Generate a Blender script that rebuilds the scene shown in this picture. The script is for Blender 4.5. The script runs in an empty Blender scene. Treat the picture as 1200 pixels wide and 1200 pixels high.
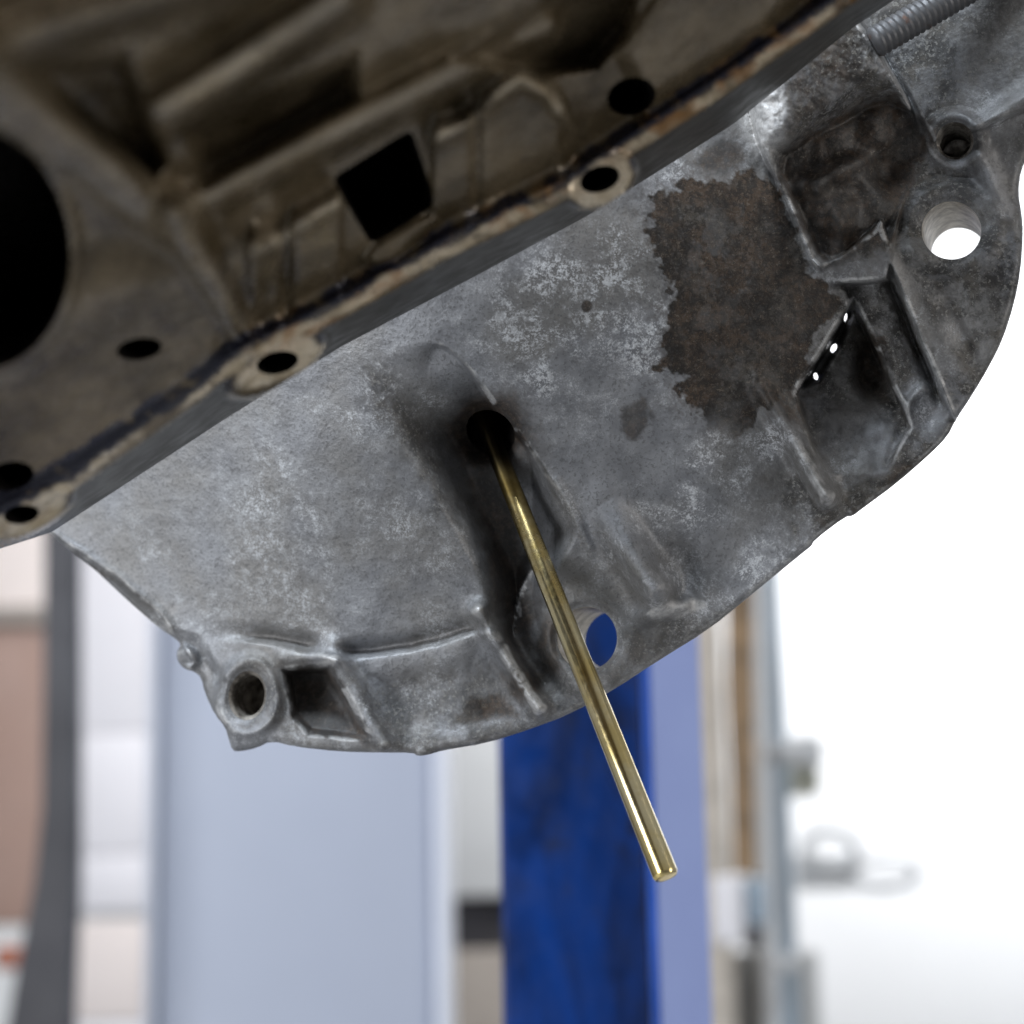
import bpy, math
import numpy as np
from mathutils import Matrix, Vector

SC = bpy.context.scene
COL = SC.collection
R = math.radians

# ------------------------------------------------------------------ camera
CAM_LOC = Vector((0.0, 0.0, 1.25))
PITCH, ROLL = 12.0, -1.1
F = 2526.0                     # focal length in photo pixels (1200 px wide)
cam_d = bpy.data.cameras.new('camera')
cam = bpy.data.objects.new('camera', cam_d)
COL.objects.link(cam)
cam_d.sensor_width = 36.0
cam_d.lens = 36.0 * F / 1200.0
cam_d.clip_start, cam_d.clip_end = 0.05, 200
cam_d.dof.use_dof = True
cam_d.dof.focus_distance = 0.79
cam_d.dof.aperture_fstop = 6.0
cam_d.dof.aperture_blades = 7
ROT = Matrix.Rotation(R(90 + PITCH), 3, 'X') @ Matrix.Rotation(R(ROLL), 3, 'Z')
cam.matrix_world = Matrix.Translation(CAM_LOC) @ ROT.to_4x4()
SC.camera = cam
ROTN = np.array(ROT)
CAMN = np.array(CAM_LOC)

# ------------------------------------------------------------------ light
world = bpy.data.worlds.new('World')
SC.world = world
world.use_nodes = True
bg = world.node_tree.nodes['Background']
bg.inputs[0].default_value = (0.92, 0.95, 1.0, 1)
bg.inputs[1].default_value = 0.26
SC.view_settings.view_transform = 'Standard'
SC.view_settings.look = 'None'
SC.view_settings.exposure = 0.0
SC.view_settings.gamma = 1.0


def area(name, loc, aim, sx, sy, power, col):
    d = bpy.data.lights.new(name, 'AREA')
    d.shape = 'RECTANGLE'
    d.size, d.size_y, d.energy, d.color = sx, sy, power, col
    o = bpy.data.objects.new(name, d)
    COL.objects.link(o)
    o.location = loc
    o.rotation_euler = (Vector(aim) - Vector(loc)).to_track_quat('-Z', 'Y').to_euler()
    return o


# the workshop's open door on the left, two added unseen strips, the lamps along the white wall
area('door_light', (-2.6, -1.0, 1.15), (0, 0.8, 1.3), 1.1, 2.0, 66, (0.94, 0.965, 1.0))
area('added_rod_strip', (1.9, -0.30, 1.75), (0.05, 0.8, 1.25), 0.4, 1.8, 15, (1.0, 0.97, 0.93))  # added unseen strip, set for the bright streak along the rod
area('added_glint_strip', (-0.9, -0.3, 3.2), (0.0, 0.6, 1.4), 1.6, 0.25, 70, (0.82, 0.91, 1.0))  # added unseen strip, aimed for glints on the engine block's ridges
area('wall_lamp', (2.4, 4.0, 3.0), (2.2, 6.0, 0.9), 5.0, 1.2, 225, (0.98, 0.985, 1.0))
area('bay_lamp', (-1.0, 2.0, 3.6), (-0.8, 5.0, 1.4), 2.5, 0.5, 36, (0.98, 0.97, 1.0))

# ------------------------------------------------------------------ helpers
def unproj(x, y, z):
    """photo pixel + distance along the view axis -> world points"""
    x, y, z = np.broadcast_arrays(np.asarray(x, float), np.asarray(y, float), np.asarray(z, float))
    p = np.stack([(x - 600) / F * z, -(y - 600) / F * z, -z], -1)
    return p @ ROTN.T + CAMN


def on_plane(x, y, Y):
    """where the ray through a pixel meets the upright plane at distance Y"""
    d = np.array([(x - 600) / F, -(y - 600) / F, -1.0]) @ ROTN.T
    return CAMN + d * ((Y - CAMN[1]) / d[1])


def noise(x, y, scale, seed=0, octaves=1, gain=0.5):
    out = np.zeros(np.shape(x)); amp = 1.0; tot = 0
    for o in range(octaves):
        rng = np.random.default_rng(seed + 31 * o)
        N = 256
        lat = rng.random((N, N))
        fx, fy = x / scale + 500, y / scale + 500
        ix, iy = np.floor(fx).astype(int), np.floor(fy).astype(int)
        tx, ty = fx - ix, fy - iy
        tx = tx * tx * tx * (tx * (tx * 6 - 15) + 10); ty = ty * ty * ty * (ty * (ty * 6 - 15) + 10)
        a, b = lat[ix % N, iy % N], lat[(ix + 1) % N, iy % N]
        c, d = lat[ix % N, (iy + 1) % N], lat[(ix + 1) % N, (iy + 1) % N]
        out += amp * ((a * (1 - tx) + b * tx) * (1 - ty) + (c * (1 - tx) + d * tx) * ty)
        tot += amp; amp *= gain; scale *= 0.5
    return out / tot


def sstep(a, b, x):
    t = np.clip((x - a) / (b - a), 0, 1)
    return t * t * (3 - 2 * t)


def seg(x, y, a, b):
    ax, ay = a; bx, by = b
    dx, dy = bx - ax, by - ay
    t = np.clip(((x - ax) * dx + (y - ay) * dy) / (dx * dx + dy * dy), 0, 1)
    return np.hypot(x - ax - t * dx, y - ay - t * dy), t


def poly(x, y, pts):
    """signed distance to a polygon, negative inside"""
    d = np.full(np.shape(x), 1e9); ins = np.zeros(np.shape(x), bool)
    n = len(pts)
    for i in range(n):
        a, b = pts[i], pts[(i + 1) % n]
        d = np.minimum(d, seg(x, y, a, b)[0])
        if a[1] != b[1]:
            c = ((a[1] > y) != (b[1] > y)) & (x < (b[0] - a[0]) * (y - a[1]) / (b[1] - a[1]) + a[0])
            ins ^= c
    return np.where(ins, -d, d)


def chaikin(pts, n=2, closed=True):
    p = np.array(pts, float)
    for _ in range(n):
        q = np.roll(p, -1, 0)
        m = np.empty((len(p) * 2, 2)); m[0::2] = .75 * p + .25 * q; m[1::2] = .25 * p + .75 * q
        if not closed:
            m = np.vstack([p[:1], m[:-2], p[-1:]])
        p = m
    return [tuple(v) for v in p]


def ell(x, y, e):
    cx, cy, rx, ry, ang = e
    c, s = math.cos(R(ang)), math.sin(R(ang))
    u, v = (x - cx) * c + (y - cy) * s, -(x - cx) * s + (y - cy) * c
    k = np.hypot(u / rx, v / ry)
    return (k - 1) * min(rx, ry)


def ridge(x, y, a, b, w0, w1, h0, h1, p=2.0):
    d, t = seg(x, y, a, b)
    w = w0 + (w1 - w0) * t; h = h0 + (h1 - h0) * t
    return h * np.exp(-(d / w) ** p)


def tag(o, label=None, cat=None, group=None, kind=None):
    for k, v in (('label', label), ('category', cat), ('group', group), ('kind', kind)):
        if v: o[k] = v
    return o


def empty(name, loc, **kw):
    o = bpy.data.objects.new(name, None)
    o.empty_display_size = 0.05
    COL.objects.link(o)
    o.location = loc
    bpy.context.view_layer.update()
    return tag(o, **kw)


def root_loc(o):
    l = Vector((0, 0, 0))
    while o:
        l += o.location; o = o.parent
    return np.array(l)


def mesh_obj(name, verts, faces, mat, parent=None, smooth=True, normals=None, attrs=None):
    """verts in world space; stored relative to the parent's base"""
    verts = np.asarray(verts, float)
    me = bpy.data.meshes.new(name)
    org = root_loc(parent) if parent else np.zeros(3)
    v = (verts - org).astype(np.float32)
    if isinstance(faces, np.ndarray):
        nf, k = faces.shape
        me.vertices.add(len(v)); me.vertices.foreach_set('co', v.ravel())
        me.loops.add(nf * k); me.loops.foreach_set('vertex_index', faces.astype(np.int32).ravel())
        me.polygons.add(nf)
        me.polygons.foreach_set('loop_start', np.arange(0, nf * k, k, dtype=np.int32))
        me.update(calc_edges=True)
    else:
        me.from_pydata([tuple(p) for p in v], [], faces)
    me.polygons.foreach_set('use_smooth', np.full(len(me.polygons), smooth))
    for k, a in (attrs or {}).items():
        at = me.attributes.new(k, 'FLOAT', 'POINT')
        at.data.foreach_set('value', np.asarray(a, np.float32))
    me.materials.append(mat)
    me.update()
    if normals is not None:
        me.normals_split_custom_set_from_vertices(normals.astype(np.float32))
    o = bpy.data.objects.new(name, me)
    COL.objects.link(o)
    if parent: o.parent = parent
    return o


# ------------------------------------------------------------------ materials
def new_mat(name):
    m = bpy.data.materials.new(name); m.use_nodes = True
    nt = m.node_tree
    return m, nt, nt.nodes['Principled BSDF']


class NT:
    def __init__(s, nt):
        s.nt = nt; s.co = nt.nodes.new('ShaderNodeTexCoord').outputs['Object']

    def noise(s, scale, detail=4, rough=0.55, dist=0.0, vec=None):
        n = s.nt.nodes.new('ShaderNodeTexNoise')
        n.inputs['Scale'].default_value = scale; n.inputs['Detail'].default_value = detail
        n.inputs['Roughness'].default_value = rough; n.inputs['Distortion'].default_value = dist
        s.nt.links.new(vec or s.co, n.inputs['Vector'])
        return n.outputs['Fac']

    def stretch(s, sx, sy, sz, rot=(0, 0, 0)):
        n = s.nt.nodes.new('ShaderNodeMapping')
        n.inputs['Scale'].default_value = (sx, sy, sz); n.inputs['Rotation'].default_value = rot
        s.nt.links.new(s.co, n.inputs['Vector'])
        return n.outputs[0]

    def ramp(s, fac, a, b, ca=0.0, cb=1.0):
        n = s.nt.nodes.new('ShaderNodeMapRange')
        n.interpolation_type = 'SMOOTHSTEP'
        n.inputs['From Min'].default_value = a; n.inputs['From Max'].default_value = b
        n.inputs['To Min'].default_value = ca; n.inputs['To Max'].default_value = cb
        s.nt.links.new(fac, n.inputs['Value'])
        return n.outputs[0]

    def math(s, op, a, b):
        n = s.nt.nodes.new('ShaderNodeMath'); n.operation = op; n.use_clamp = op != 'SUBTRACT' and op != 'MULTIPLY_ADD'
        for i, v in enumerate((a, b)):
            if isinstance(v, (int, float)): n.inputs[i].default_value = v
            else: s.nt.links.new(v, n.inputs[i])
        return n.outputs[0]

    def mix(s, fac, a, b):
        n = s.nt.nodes.new('ShaderNodeMix'); n.data_type = 'RGBA'
        for i, v in ((0, fac), (6, a), (7, b)):
            if isinstance(v, tuple): n.inputs[i].default_value = (*v, 1)
            elif isinstance(v, (int, float)): n.inputs[i].default_value = v
            else: s.nt.links.new(v, n.inputs[i])
        return n.outputs[2]

    def attr(s, name):
        n = s.nt.nodes.new('ShaderNodeAttribute'); n.attribute_name = name
        return n.outputs['Fac']

    def bump(s, h, strength, dist, b):
        n = s.nt.nodes.new('ShaderNodeBump')
        n.inputs['Strength'].default_value = strength; n.inputs['Distance'].default_value = dist
        s.nt.links.new(h, n.inputs['Height']); s.nt.links.new(n.outputs[0], b.inputs['Normal'])

    def to(s, out, b, name):
        s.nt.links.new(out, b.inputs[name])


def plain(name, col, rough=0.5, metal=0.0, var=0.12, scale=6.0, bump=0.0, bscale=60):
    m, nt, b = new_mat(name); t = NT(nt)
    n = t.noise(scale, 5, 0.6)
    dark = tuple(c * (1 - var) for c in col); lite = tuple(min(1, c * (1 + var)) for c in col)
    t.to(t.mix(t.ramp(n, 0.3, 0.7), dark, lite), b, 'Base Color')
    t.to(t.ramp(t.noise(scale * 3, 3), 0.3, 0.7, max(0.02, rough - 0.08), min(1, rough + 0.08)), b, 'Roughness')
    b.inputs['Metallic'].default_value = metal
    if bump: t.bump(t.noise(bscale, 4), bump, 0.002, b)
    return m


# cast aluminium of the bell housing: grey skin, white oxide bloom, brown oil stains, dirt, painted edge highlights
def cast_alu():
    m, nt, b = new_mat('cast_aluminium'); t = NT(nt)
    st, gr, ox = t.attr('stain_shade'), t.attr('grime'), t.attr('oxide_highlight')
    wr = t.attr('wear_highlight')
    fine = t.noise(800, 3, 0.6)
    grain = t.noise(400, 6, 0.8, 0.1)
    mid = t.noise(90, 5, 0.6, 0.3)
    big = t.noise(20, 4, 0.55)
    base = t.mix(t.ramp(mid, 0.3, 0.7), (0.185, 0.188, 0.200), (0.280, 0.284, 0.298))
    base = t.mix(t.ramp(big, 0.40, 0.62, 0, 0.8), base, (0.215, 0.206, 0.195))
    base = t.mix(t.ramp(fine, 0.53, 0.62, 0, 0.5), base, (0.09, 0.09, 0.09))
    # oxide bloom: crisp pale flecks inside soft patches
    patch = t.math('MULTIPLY', t.math('MULTIPLY', t.ramp(t.noise(75, 7, 0.75, 0.2), 0.40, 0.62), t.ramp(t.noise(24, 3), 0.36, 0.58, .15, 1)), ox)
    fl = t.math('MULTIPLY', t.ramp(grain, 0.47, 0.58), patch)
    fl2 = t.math('MULTIPLY', t.ramp(t.noise(1300, 2, .6), 0.52, 0.58, 0, 0.8), patch)
    fleck = t.math('ADD', fl, fl2)
    base = t.mix(fleck, base, (0.58, 0.59, 0.61))
    # dirt
    gm = t.math('MULTIPLY', t.ramp(t.noise(95, 7, 0.75, 0.2), 0.32, 0.58), gr)
    dirt = t.mix(t.ramp(t.noise(55, 7, 0.75), 0.40, 0.60), (0.012, 0.010, 0.009), (0.092, 0.081, 0.068))
    dirt = t.mix(t.ramp(grain, 0.48, 0.54, 0, .85), dirt, (0.012, 0.010, 0.008))
    dirt = t.mix(t.ramp(fine, 0.55, 0.62, 0, .75), dirt, (0.24, 0.23, 0.21))
    base = t.mix(gm, base, dirt)
    # oil
    oil = t.mix(t.ramp(t.noise(75, 7, 0.75), 0.36, 0.62), (0.008, 0.006, 0.005), (0.062, 0.039, 0.024))
    oil = t.mix(t.ramp(t.noise(45, 4, 0.6), 0.50, 0.66, 0, .7), oil, (0.056, 0.051, 0.044))
    oil = t.mix(t.ramp(fine, 0.55, 0.62, 0, .7), oil, (0.17, 0.14, 0.11))
    oil = t.mix(t.ramp(grain, 0.49, 0.54, 0, .85), oil, (0.011, 0.008, 0.006))
    sm = t.math('MULTIPLY', st, t.ramp(fine, 0.25, 0.5, 0.82, 1.0))
    base = t.mix(sm, base, oil)
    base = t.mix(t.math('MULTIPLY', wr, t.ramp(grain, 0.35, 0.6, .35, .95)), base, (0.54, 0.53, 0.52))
    t.to(base, b, 'Base Color')
    rg = t.ramp(mid, 0.3, 0.7, 0.44, 0.58)
    mx = nt.nodes.new('ShaderNodeMath'); mx.operation = 'MULTIPLY_ADD'; mx.use_clamp = True
    nt.links.new(fleck, mx.inputs[0]); mx.inputs[1].default_value = 0.30; nt.links.new(rg, mx.inputs[2])
    t.to(mx.outputs[0], b, 'Roughness')
    t.to(t.ramp(t.math('ADD', t.math('ADD', gm, sm), fleck), 0.0, 0.8, 0.42, 0.05), b, 'Metallic')
    h = nt.nodes.new('ShaderNodeMath'); h.operation = 'MULTIPLY_ADD'
    nt.links.new(grain, h.inputs[0]); h.inputs[1].default_value = 0.6; nt.links.new(fine, h.inputs[2])
    t.bump(h.outputs[0], 0.34, 0.0006, b)
    return m


def bored_metal(name, a, c):
    m, nt, b = new_mat(name); t = NT(nt)
    t.to(t.mix(t.ramp(t.noise(160, 5, 0.7), 0.35, 0.65), a, c), b, 'Base Color')
    b.inputs['Metallic'].default_value = 0.5; b.inputs['Roughness'].default_value = 0.45
    return m


# oily brown block casting with bare tan sealing face and painted ridge highlights
def block_mat():
    m, nt, b = new_mat('oily_block_casting'); t = NT(nt)
    tan, seal, rust = t.attr('bare_highlight'), t.attr('sealant'), t.attr('rust')
    n1, n2, n3 = t.noise(30, 5, 0.6), t.noise(160, 5, 0.65), t.noise(60, 5, 0.6, 0.8)
    base = t.mix(t.ramp(n1, 0.3, 0.7), (0.060, 0.043, 0.022), (0.190, 0.146, 0.090))
    base = t.mix(t.ramp(n2, 0.55, 0.75, 0, 0.6), base, (0.030, 0.023, 0.014))
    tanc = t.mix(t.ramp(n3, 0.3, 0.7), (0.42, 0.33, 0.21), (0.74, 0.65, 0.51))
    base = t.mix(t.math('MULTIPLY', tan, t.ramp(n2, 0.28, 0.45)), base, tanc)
    base = t.mix(t.math('MULTIPLY', rust, t.ramp(n3, 0.45, 0.62, 0, .8)), base, (0.30, 0.14, 0.035))
    base = t.mix(t.math('MULTIPLY', seal, t.ramp(n2, 0.25, 0.4)), base, (0.012, 0.012, 0.022))
    t.to(base, b, 'Base Color')
    t.to(t.ramp(n2, 0.3, 0.7, 0.20, 0.36), b, 'Roughness')
    b.inputs['Metallic'].default_value = 0.3
    t.bump(n2, 0.35, 0.001, b)
    return m


M_ALU = cast_alu()
M_BLOCK = block_mat()
M_BORE = bored_metal('bored_metal', (0.26, 0.22, 0.17), (0.62, 0.57, 0.49))
M_DARKBORE = bored_metal('dirty_bore', (0.11, 0.095, 0.08), (0.50, 0.46, 0.41))
M_BLACK = plain('oily_black', (0.014, 0.012, 0.011), 0.30, 0, 0.2, 80)
M_SIDE = plain('side_metal', (0.070, 0.068, 0.064), 0.42, 0.35, 0.2, 40, 0.2, 300)
m, nt, b = new_mat('rusty_stud'); t = NT(nt)
t.to(t.mix(t.ramp(t.noise(60, 6, .7), 0.53, 0.66), (0.115, 0.115, 0.12), (0.13, 0.055, 0.025)), b, 'Base Color')
b.inputs['Metallic'].default_value = 0.6; t.to(t.ramp(t.noise(300, 4), .3, .7, .45, .68), b, 'Roughness'); t.bump(t.noise(500, 4), .3, .0004, b)
M_STUD = m

# ------------------------------------------------------------------ height-field casting builder
AXIS = np.array([0.27, -0.084, -1.0]); AXIS /= np.linalg.norm(AXIS)     # bolt axis (camera axes), away from the lens
AXISW = ROTN @ AXIS


def grid_casting(x0, x1, y0, y1, step, cut, depth):
    nx, ny = int((x1 - x0) / step) + 1, int((y1 - y0) / step) + 1
    X, Y = np.meshgrid(x0 + np.arange(nx) * step, y0 + np.arange(ny) * step)
    x, y = X.ravel(), Y.ravel()
    idx = np.arange(nx * ny).reshape(ny, nx)
    quads = np.stack([idx[:-1, :-1], idx[1:, :-1], idx[1:, 1:], idx[:-1, 1:]], -1).reshape(-1, 4)
    cx, cy = x[quads].mean(1), y[quads].mean(1)
    keep = cut(cx, cy) < 0
    quads = quads[keep]
    used = np.unique(quads)
    re = np.full(nx * ny, -1); re[used] = np.arange(len(used))
    quads = re[quads]; x, y = x[used].copy(), y[used].copy()
    E = np.concatenate([quads[:, [i, (i + 1) % 4]] for i in range(4)])
    key = np.sort(E, 1); key = key[:, 0].astype(np.int64) * len(x) + key[:, 1]
    _, first, cnt = np.unique(key, return_index=True, return_counts=True)
    isb = np.zeros(len(x), bool); isb[E[first[cnt == 1]].ravel()] = True
    m = isb & (np.abs(cut(x, y)) < 2.2 * step)
    for _ in range(4):                                             # pull the stair-stepped border onto the outline
        c = cut(x, y)
        e = 0.5
        xm, ym = x[m], y[m]
        gx = (cut(xm + e, ym) - cut(xm - e, ym)) / (2 * e); gy = (cut(xm, ym + e) - cut(xm, ym - e)) / (2 * e)
        g2 = np.maximum(gx * gx + gy * gy, 0.25)
        x[m] -= np.clip(c[m] * gx / g2, -2 * step, 2 * step); y[m] -= np.clip(c[m] * gy / g2, -2 * step, 2 * step)
    z = depth(x, y)
    P = unproj(x, y, z)
    a, b, c, d = (P[quads[:, i]] for i in range(4))
    fn = np.cross(c - a, d - b)
    N = np.zeros_like(P)
    for i in range(4):
        for k in range(3):
            N[:, k] += np.bincount(quads[:, i], fn[:, k], len(P))
    N /= np.maximum(np.linalg.norm(N, axis=1, keepdims=True), 1e-12)
    E = np.concatenate([quads[:, [i, (i + 1) % 4]] for i in range(4)])
    key = np.sort(E, 1); key = key[:, 0].astype(np.int64) * len(P) + key[:, 1]
    _, first, cnt = np.unique(key, return_index=True, return_counts=True)
    border = E[first[cnt == 1]]
    return dict(x=x, y=y, z=z, P=P, N=N, q=quads, border=border)


def split_parts(G, labels, defs, root, attrs):
    """faces of one continuous casting become one mesh per part, shaded seamlessly"""
    out = {}
    for k, (name, mat, label) in defs.items():
        f = G['q'][labels == k]
        if not len(f): continue
        used, inv = np.unique(f, return_inverse=True)
        f = inv.reshape(-1, 4)
        o = mesh_obj(name, G['P'][used], f, mat, root, True, G['N'][used], {n: a[used] for n, a in attrs.items()})
        if label: o['label'] = label
        out[k] = o
    return out


def border_strip(G, sel, name, dirs, rings, mat, parent, cap=False, thread=0.0, centre=None):
    """extrude the selected border edges along a direction, in rings"""
    e = G['border'][sel]
    used, inv = np.unique(e, return_inverse=True)
    e = inv.reshape(-1, 2); n = len(used)
    P = G['P'][used]; V = []
    for j, (s, shrink) in enumerate(rings):
        Q = P + (dirs[used] if dirs.ndim == 2 else dirs) * s
        c = Q.mean(0)
        Q = c + (Q - c) * shrink
        V.append(Q)
    V = np.concatenate(V)
    Fq = [np.stack([e[:, 1] + j * n, e[:, 0] + j * n, e[:, 0] + (j + 1) * n, e[:, 1] + (j + 1) * n], -1) for j in range(len(rings) - 1)]
    Fq = np.concatenate(Fq)
    if cap:
        k = len(rings) - 1
        V = np.vstack([V, V[k * n:].mean(0)])
        c = len(V) - 1
        tri = [(int(a) + k * n, int(b) + k * n, c) for a, b in e]
        return mesh_obj(name, V, [tuple(int(i) for i in q) for q in Fq] + tri, mat, parent)
    return mesh_obj(name, V, Fq, mat, parent)


# ------------------------------------------------------------------ BELL HOUSING
PX = 0.79 / F
OUT = [(52, 618), (75, 640), (112, 668), (122, 678), (150, 704), (185, 735), (208, 750), (212, 756), (207, 764), (208, 775), (216, 784), (228, 787),
       (236, 794), (240, 812), (252, 838), (264, 852), (268, 866), (272, 879), (279, 881), (300, 877), (318, 868), (345, 875), (400, 881),
       (450, 882), (484, 882), (489, 886), (500, 885), (520, 879), (570, 871), (620, 855), (668, 837), (720, 808), (770, 775), (830, 738), (872, 704),
       (944, 645), (951, 640), (954, 633), (991, 605), (999, 605), (1009, 597), (1050, 567), (1090, 532), (1110, 512), (1120, 492), (1140, 462), (1160, 428), (1175, 398),
       (1188, 358), (1196, 318), (1199, 272), (1197, 250), (1193, 226), (1196, 200), (1206, 180), (1216, 140), (1260, 60), (1300, -60), (1300, -120), (940, -120), (640, 40), (300, 300), (90, 480)]
OUT = chaikin(OUT, 1)
HOLES_B = {'boss': (688, 748, 35, 37, 0), 'tr': (1115, 270, 35, 34, 0), 'lug': (290, 815, 22, 29, 8), 'tap': (1119, 165, 22, 22, 0),
           'rod': (575, 507, 30, 25, 35)}
FLECK_SLITS = [(991, 372, 1.6, 5, 12), (977, 408, 3.2, 5.6, 28), (956, 441, 2.6, 4.4, -16)]  # slits added so the bright wall shows through as pale flecks
TRI = [(998, 352), (934, 459), (962, 447), (985, 405), (1000, 372)]
BLOCK = chaikin([(862, 108), (905, 66), (985, 20), (1004, 14), (1092, 168), (1062, 215), (1036, 326), (962, 328), (935, 268)], 2)


CHAN = chaikin([(436, 440), (452, 412), (490, 400), (528, 408), (552, 436), (594, 494), (648, 560), (680, 616), (668, 646), (640, 690), (646, 760),
                (640, 826), (614, 814), (586, 742), (548, 650), (500, 570), (456, 510), (434, 470)], 2)


IPK = chaikin([(898, 186), (950, 150), (1030, 100), (1086, 132), (1104, 170), (1066, 232), (1038, 300), (1004, 300), (960, 316), (934, 262)], 1)


def bell_cut(x, y):
    c = poly(x, y, OUT)
    for e in HOLES_B.values(): c = np.maximum(c, -ell(x, y, e))
    for e in FLECK_SLITS: c = np.maximum(c, -ell(x, y, e))
    return c


def bell_height(x, y):
    wx = x + 4 * (noise(x, y, 40, 3, 2) - .5); wy = y + 4 * (noise(x, y, 40, 9, 2) - .5)
    r = np.hypot(x - 490, y - 185)
    u = 600 - r
    h = 0.50 * (u + np.sqrt(u * u + 400)) / 2 * 2 * 0.5 + 0.0
    h = 0.46 * 0.5 * (u + np.sqrt(u * u + 700))
    # crease where the wall meets the flange, lower left
    gm = sstep(228, 330, x) * (1 - sstep(540, 590, x))
    cy_ = np.interp(wx, [200, 260, 320, 400, 480, 560], [742, 746, 752, 769, 760, 737])
    cd = wy - cy_
    h -= gm * 13 * np.exp(-((cd + 6) / 9) ** 2)
    h += gm * 12 * sstep(-4, 7, cd)
    # left edge turning away
    d1, _ = seg(wx, wy, (50, 622), (135, 672)); d2, _ = seg(wx, wy, (135, 672), (222, 768))
    side = poly(wx, wy, [(50, 622), (135, 672), (190, 722), (228, 775), (150, 900), (-100, 700)])
    h -= np.clip(-side, 0, 60) * 1.7
    h += 4.5 * np.exp(-((side - 1) / 6) ** 2)
    # ---- channel the rod stands in
    ch = poly(wx, wy, CHAN)
    rightside = sstep(-26, 26, (wx - 500) * 0.85 - (wy - 430) * 0.50)
    low = sstep(520, 620, wy)
    soft = rightside * (5 + 44 * low) + (1 - rightside) * (62 - 14 * sstep(500, 620, wy))
    ax_d, ax_t = seg(x, y, (500, 440), (628, 800))
    dep = 14 + 80 * sstep(-0.02, 0.24, ax_t) * (1 - 0.40 * sstep(0.6, 1.0, ax_t))
    h -= sstep(1.5, 1.5 - soft, ch) * dep
    h -= 44 * np.exp(-(((x - 568) / 34) ** 2 + ((y - 506) / 32) ** 2) ** 1.5)
    ed2 = seg(wx, wy, (652, 562), (692, 642))[0]
    h += 4 * np.exp(-(ed2 / 6) ** 2)
    # ---- lower boss round the through hole
    b = np.hypot((wx - 692) / 1.0, (wy - 740) / 1.28)
    h = np.where(b < 90, np.maximum(h, 0.0 * b), h)
    kb = sstep(68, 48, b)
    h = h * (1 - kb) + kb * (np.maximum(h, 0) * 0.5 + 14)
    b2 = ell(x, y, HOLES_B['boss'])
    h -= 7 * sstep(10, 0, b2)
    # rib right of the boss, and hollow beyond
    h += ridge(wx, wy, (706, 590), (768, 690), 22, 20, 6, 84, 2.6)
    h -= 11 * np.exp(-(((x - 802) / 18) ** 2 + ((y - 664) / 40) ** 2))
    h += ridge(wx, wy, (760, 722), (800, 710), 13, 9, 34, 26, 2)
    # rib left of the boss
    h += ridge(wx, wy, (562, 716), (630, 830), 12, 11, 34, 46, 2.4)
    h -= 26 * np.exp(-(seg(wx, wy, (594, 720), (634, 800))[0] / 15) ** 2)
    h -= ridge(wx, wy, (640, 716), (650, 800), 15, 12, 10, 12, 2)
    # ---- lower left: pocket, its rib, lug
    pk = poly(wx, wy, [(330, 784), (388, 778), (404, 808), (424, 846), (440, 868), (400, 868), (362, 862), (342, 842)])
    h -= 58 * sstep(1, -10, pk) * (1 - 0.55 * sstep(790, 865, y))
    h += ridge(wx, wy, (386, 762), (448, 872), 14, 13, 26, 34, 2.4)
    h += ridge(wx, wy, (330, 772), (392, 770), 10, 10, 10, 10, 2)
    lg = ell(wx, wy, (291, 817, 40, 50, 8))
    h += 11 * sstep(7, -8, lg)
    h += 3 * np.exp(-((lg + 6) / 4) ** 2)
    h -= 5 * sstep(5, 0, ell(x, y, HOLES_B['lug']))
    h += 10 * sstep(6, -8, np.hypot(x - 219, y - 769) - 12) - 14 * sstep(8, -8, poly(x, y, [(205, 740), (232, 750), (262, 800), (245, 850), (228, 800)]))
    band = poly(wx, wy, [(430, 790), (560, 766), (600, 840), (560, 862), (470, 868)])
    h -= 9 * sstep(6, -25, band)
    # ---- right: long rib, triangular recess, struts
    h += ridge(wx, wy, (890, 446), (968, 582), 13, 13, 10, 78, 2.2)
    ed = (wx - 1036) * 0.922 - (wy - 296) * 0.388                   # signed distance right of the sharp flange edge
    on = sstep(262, 300, y)
    strut = sstep(2, -2, ed) * sstep(-64, -50, ed) * sstep(318, 336, y) * sstep(520, 470, y)
    h = h * (1 - strut) + (np.minimum(h, 12) - 4) * strut
    rec = poly(wx, wy, [(1000, 350), (932, 461), (948, 520), (976, 582), (1040, 552), (1068, 502), (1061, 478)])
    h -= np.interp(y, [350, 400, 460, 520, 556], [80, 70, 44, 18, 1]) * sstep(1, -6, rec)
    h -= 46 * sstep(1, -5, poly(wx, wy, TRI))
    h -= 34 * np.exp(-(((x - 1022) / 20) ** 2 + ((y - 432) / 34) ** 2) ** 2)
    h += 7 * (noise(x, y, 18, 77, 2) - .5) * sstep(2, -8, rec)
    fl = sstep(-1.5, 2.0, ed) * on
    h += fl * (36 + 8 * np.exp(-np.maximum(ed, 0) / 10) - 10 * sstep(20, 120, ed))
    h -= 26 * np.exp(-((ed + 8) / 6) ** 2) * on * sstep(318, 334, y) * sstep(480, 450, y)
    bx = ell(wx, wy, (1086, 486, 24, 34, 28))
    h += 9 * np.exp(-((bx - 1) / 6) ** 2) * sstep(496, 470, y) * sstep(6, -2, ed)
    h -= 5 * sstep(0, -20, bx) * sstep(6, -2, ed)
    # ---- mounting block
    bl = poly(wx, wy, BLOCK)
    lim = sstep(3, -3, bl)
    hb = h
    top = 60 + 0.10 * (240 - y)
    h = h * (1 - lim) + lim * (np.minimum(h, 75) + top)
    q = np.clip(1 + bl / 30, 0, 1) * sstep(1010, 900, wx)          # big round on the left shoulder
    h -= lim * (30 + 26 * sstep(200, 120, y)) * (1 - np.sqrt(np.maximum(1 - q * q, 0)))
    ip = poly(wx, wy, IPK)
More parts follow.
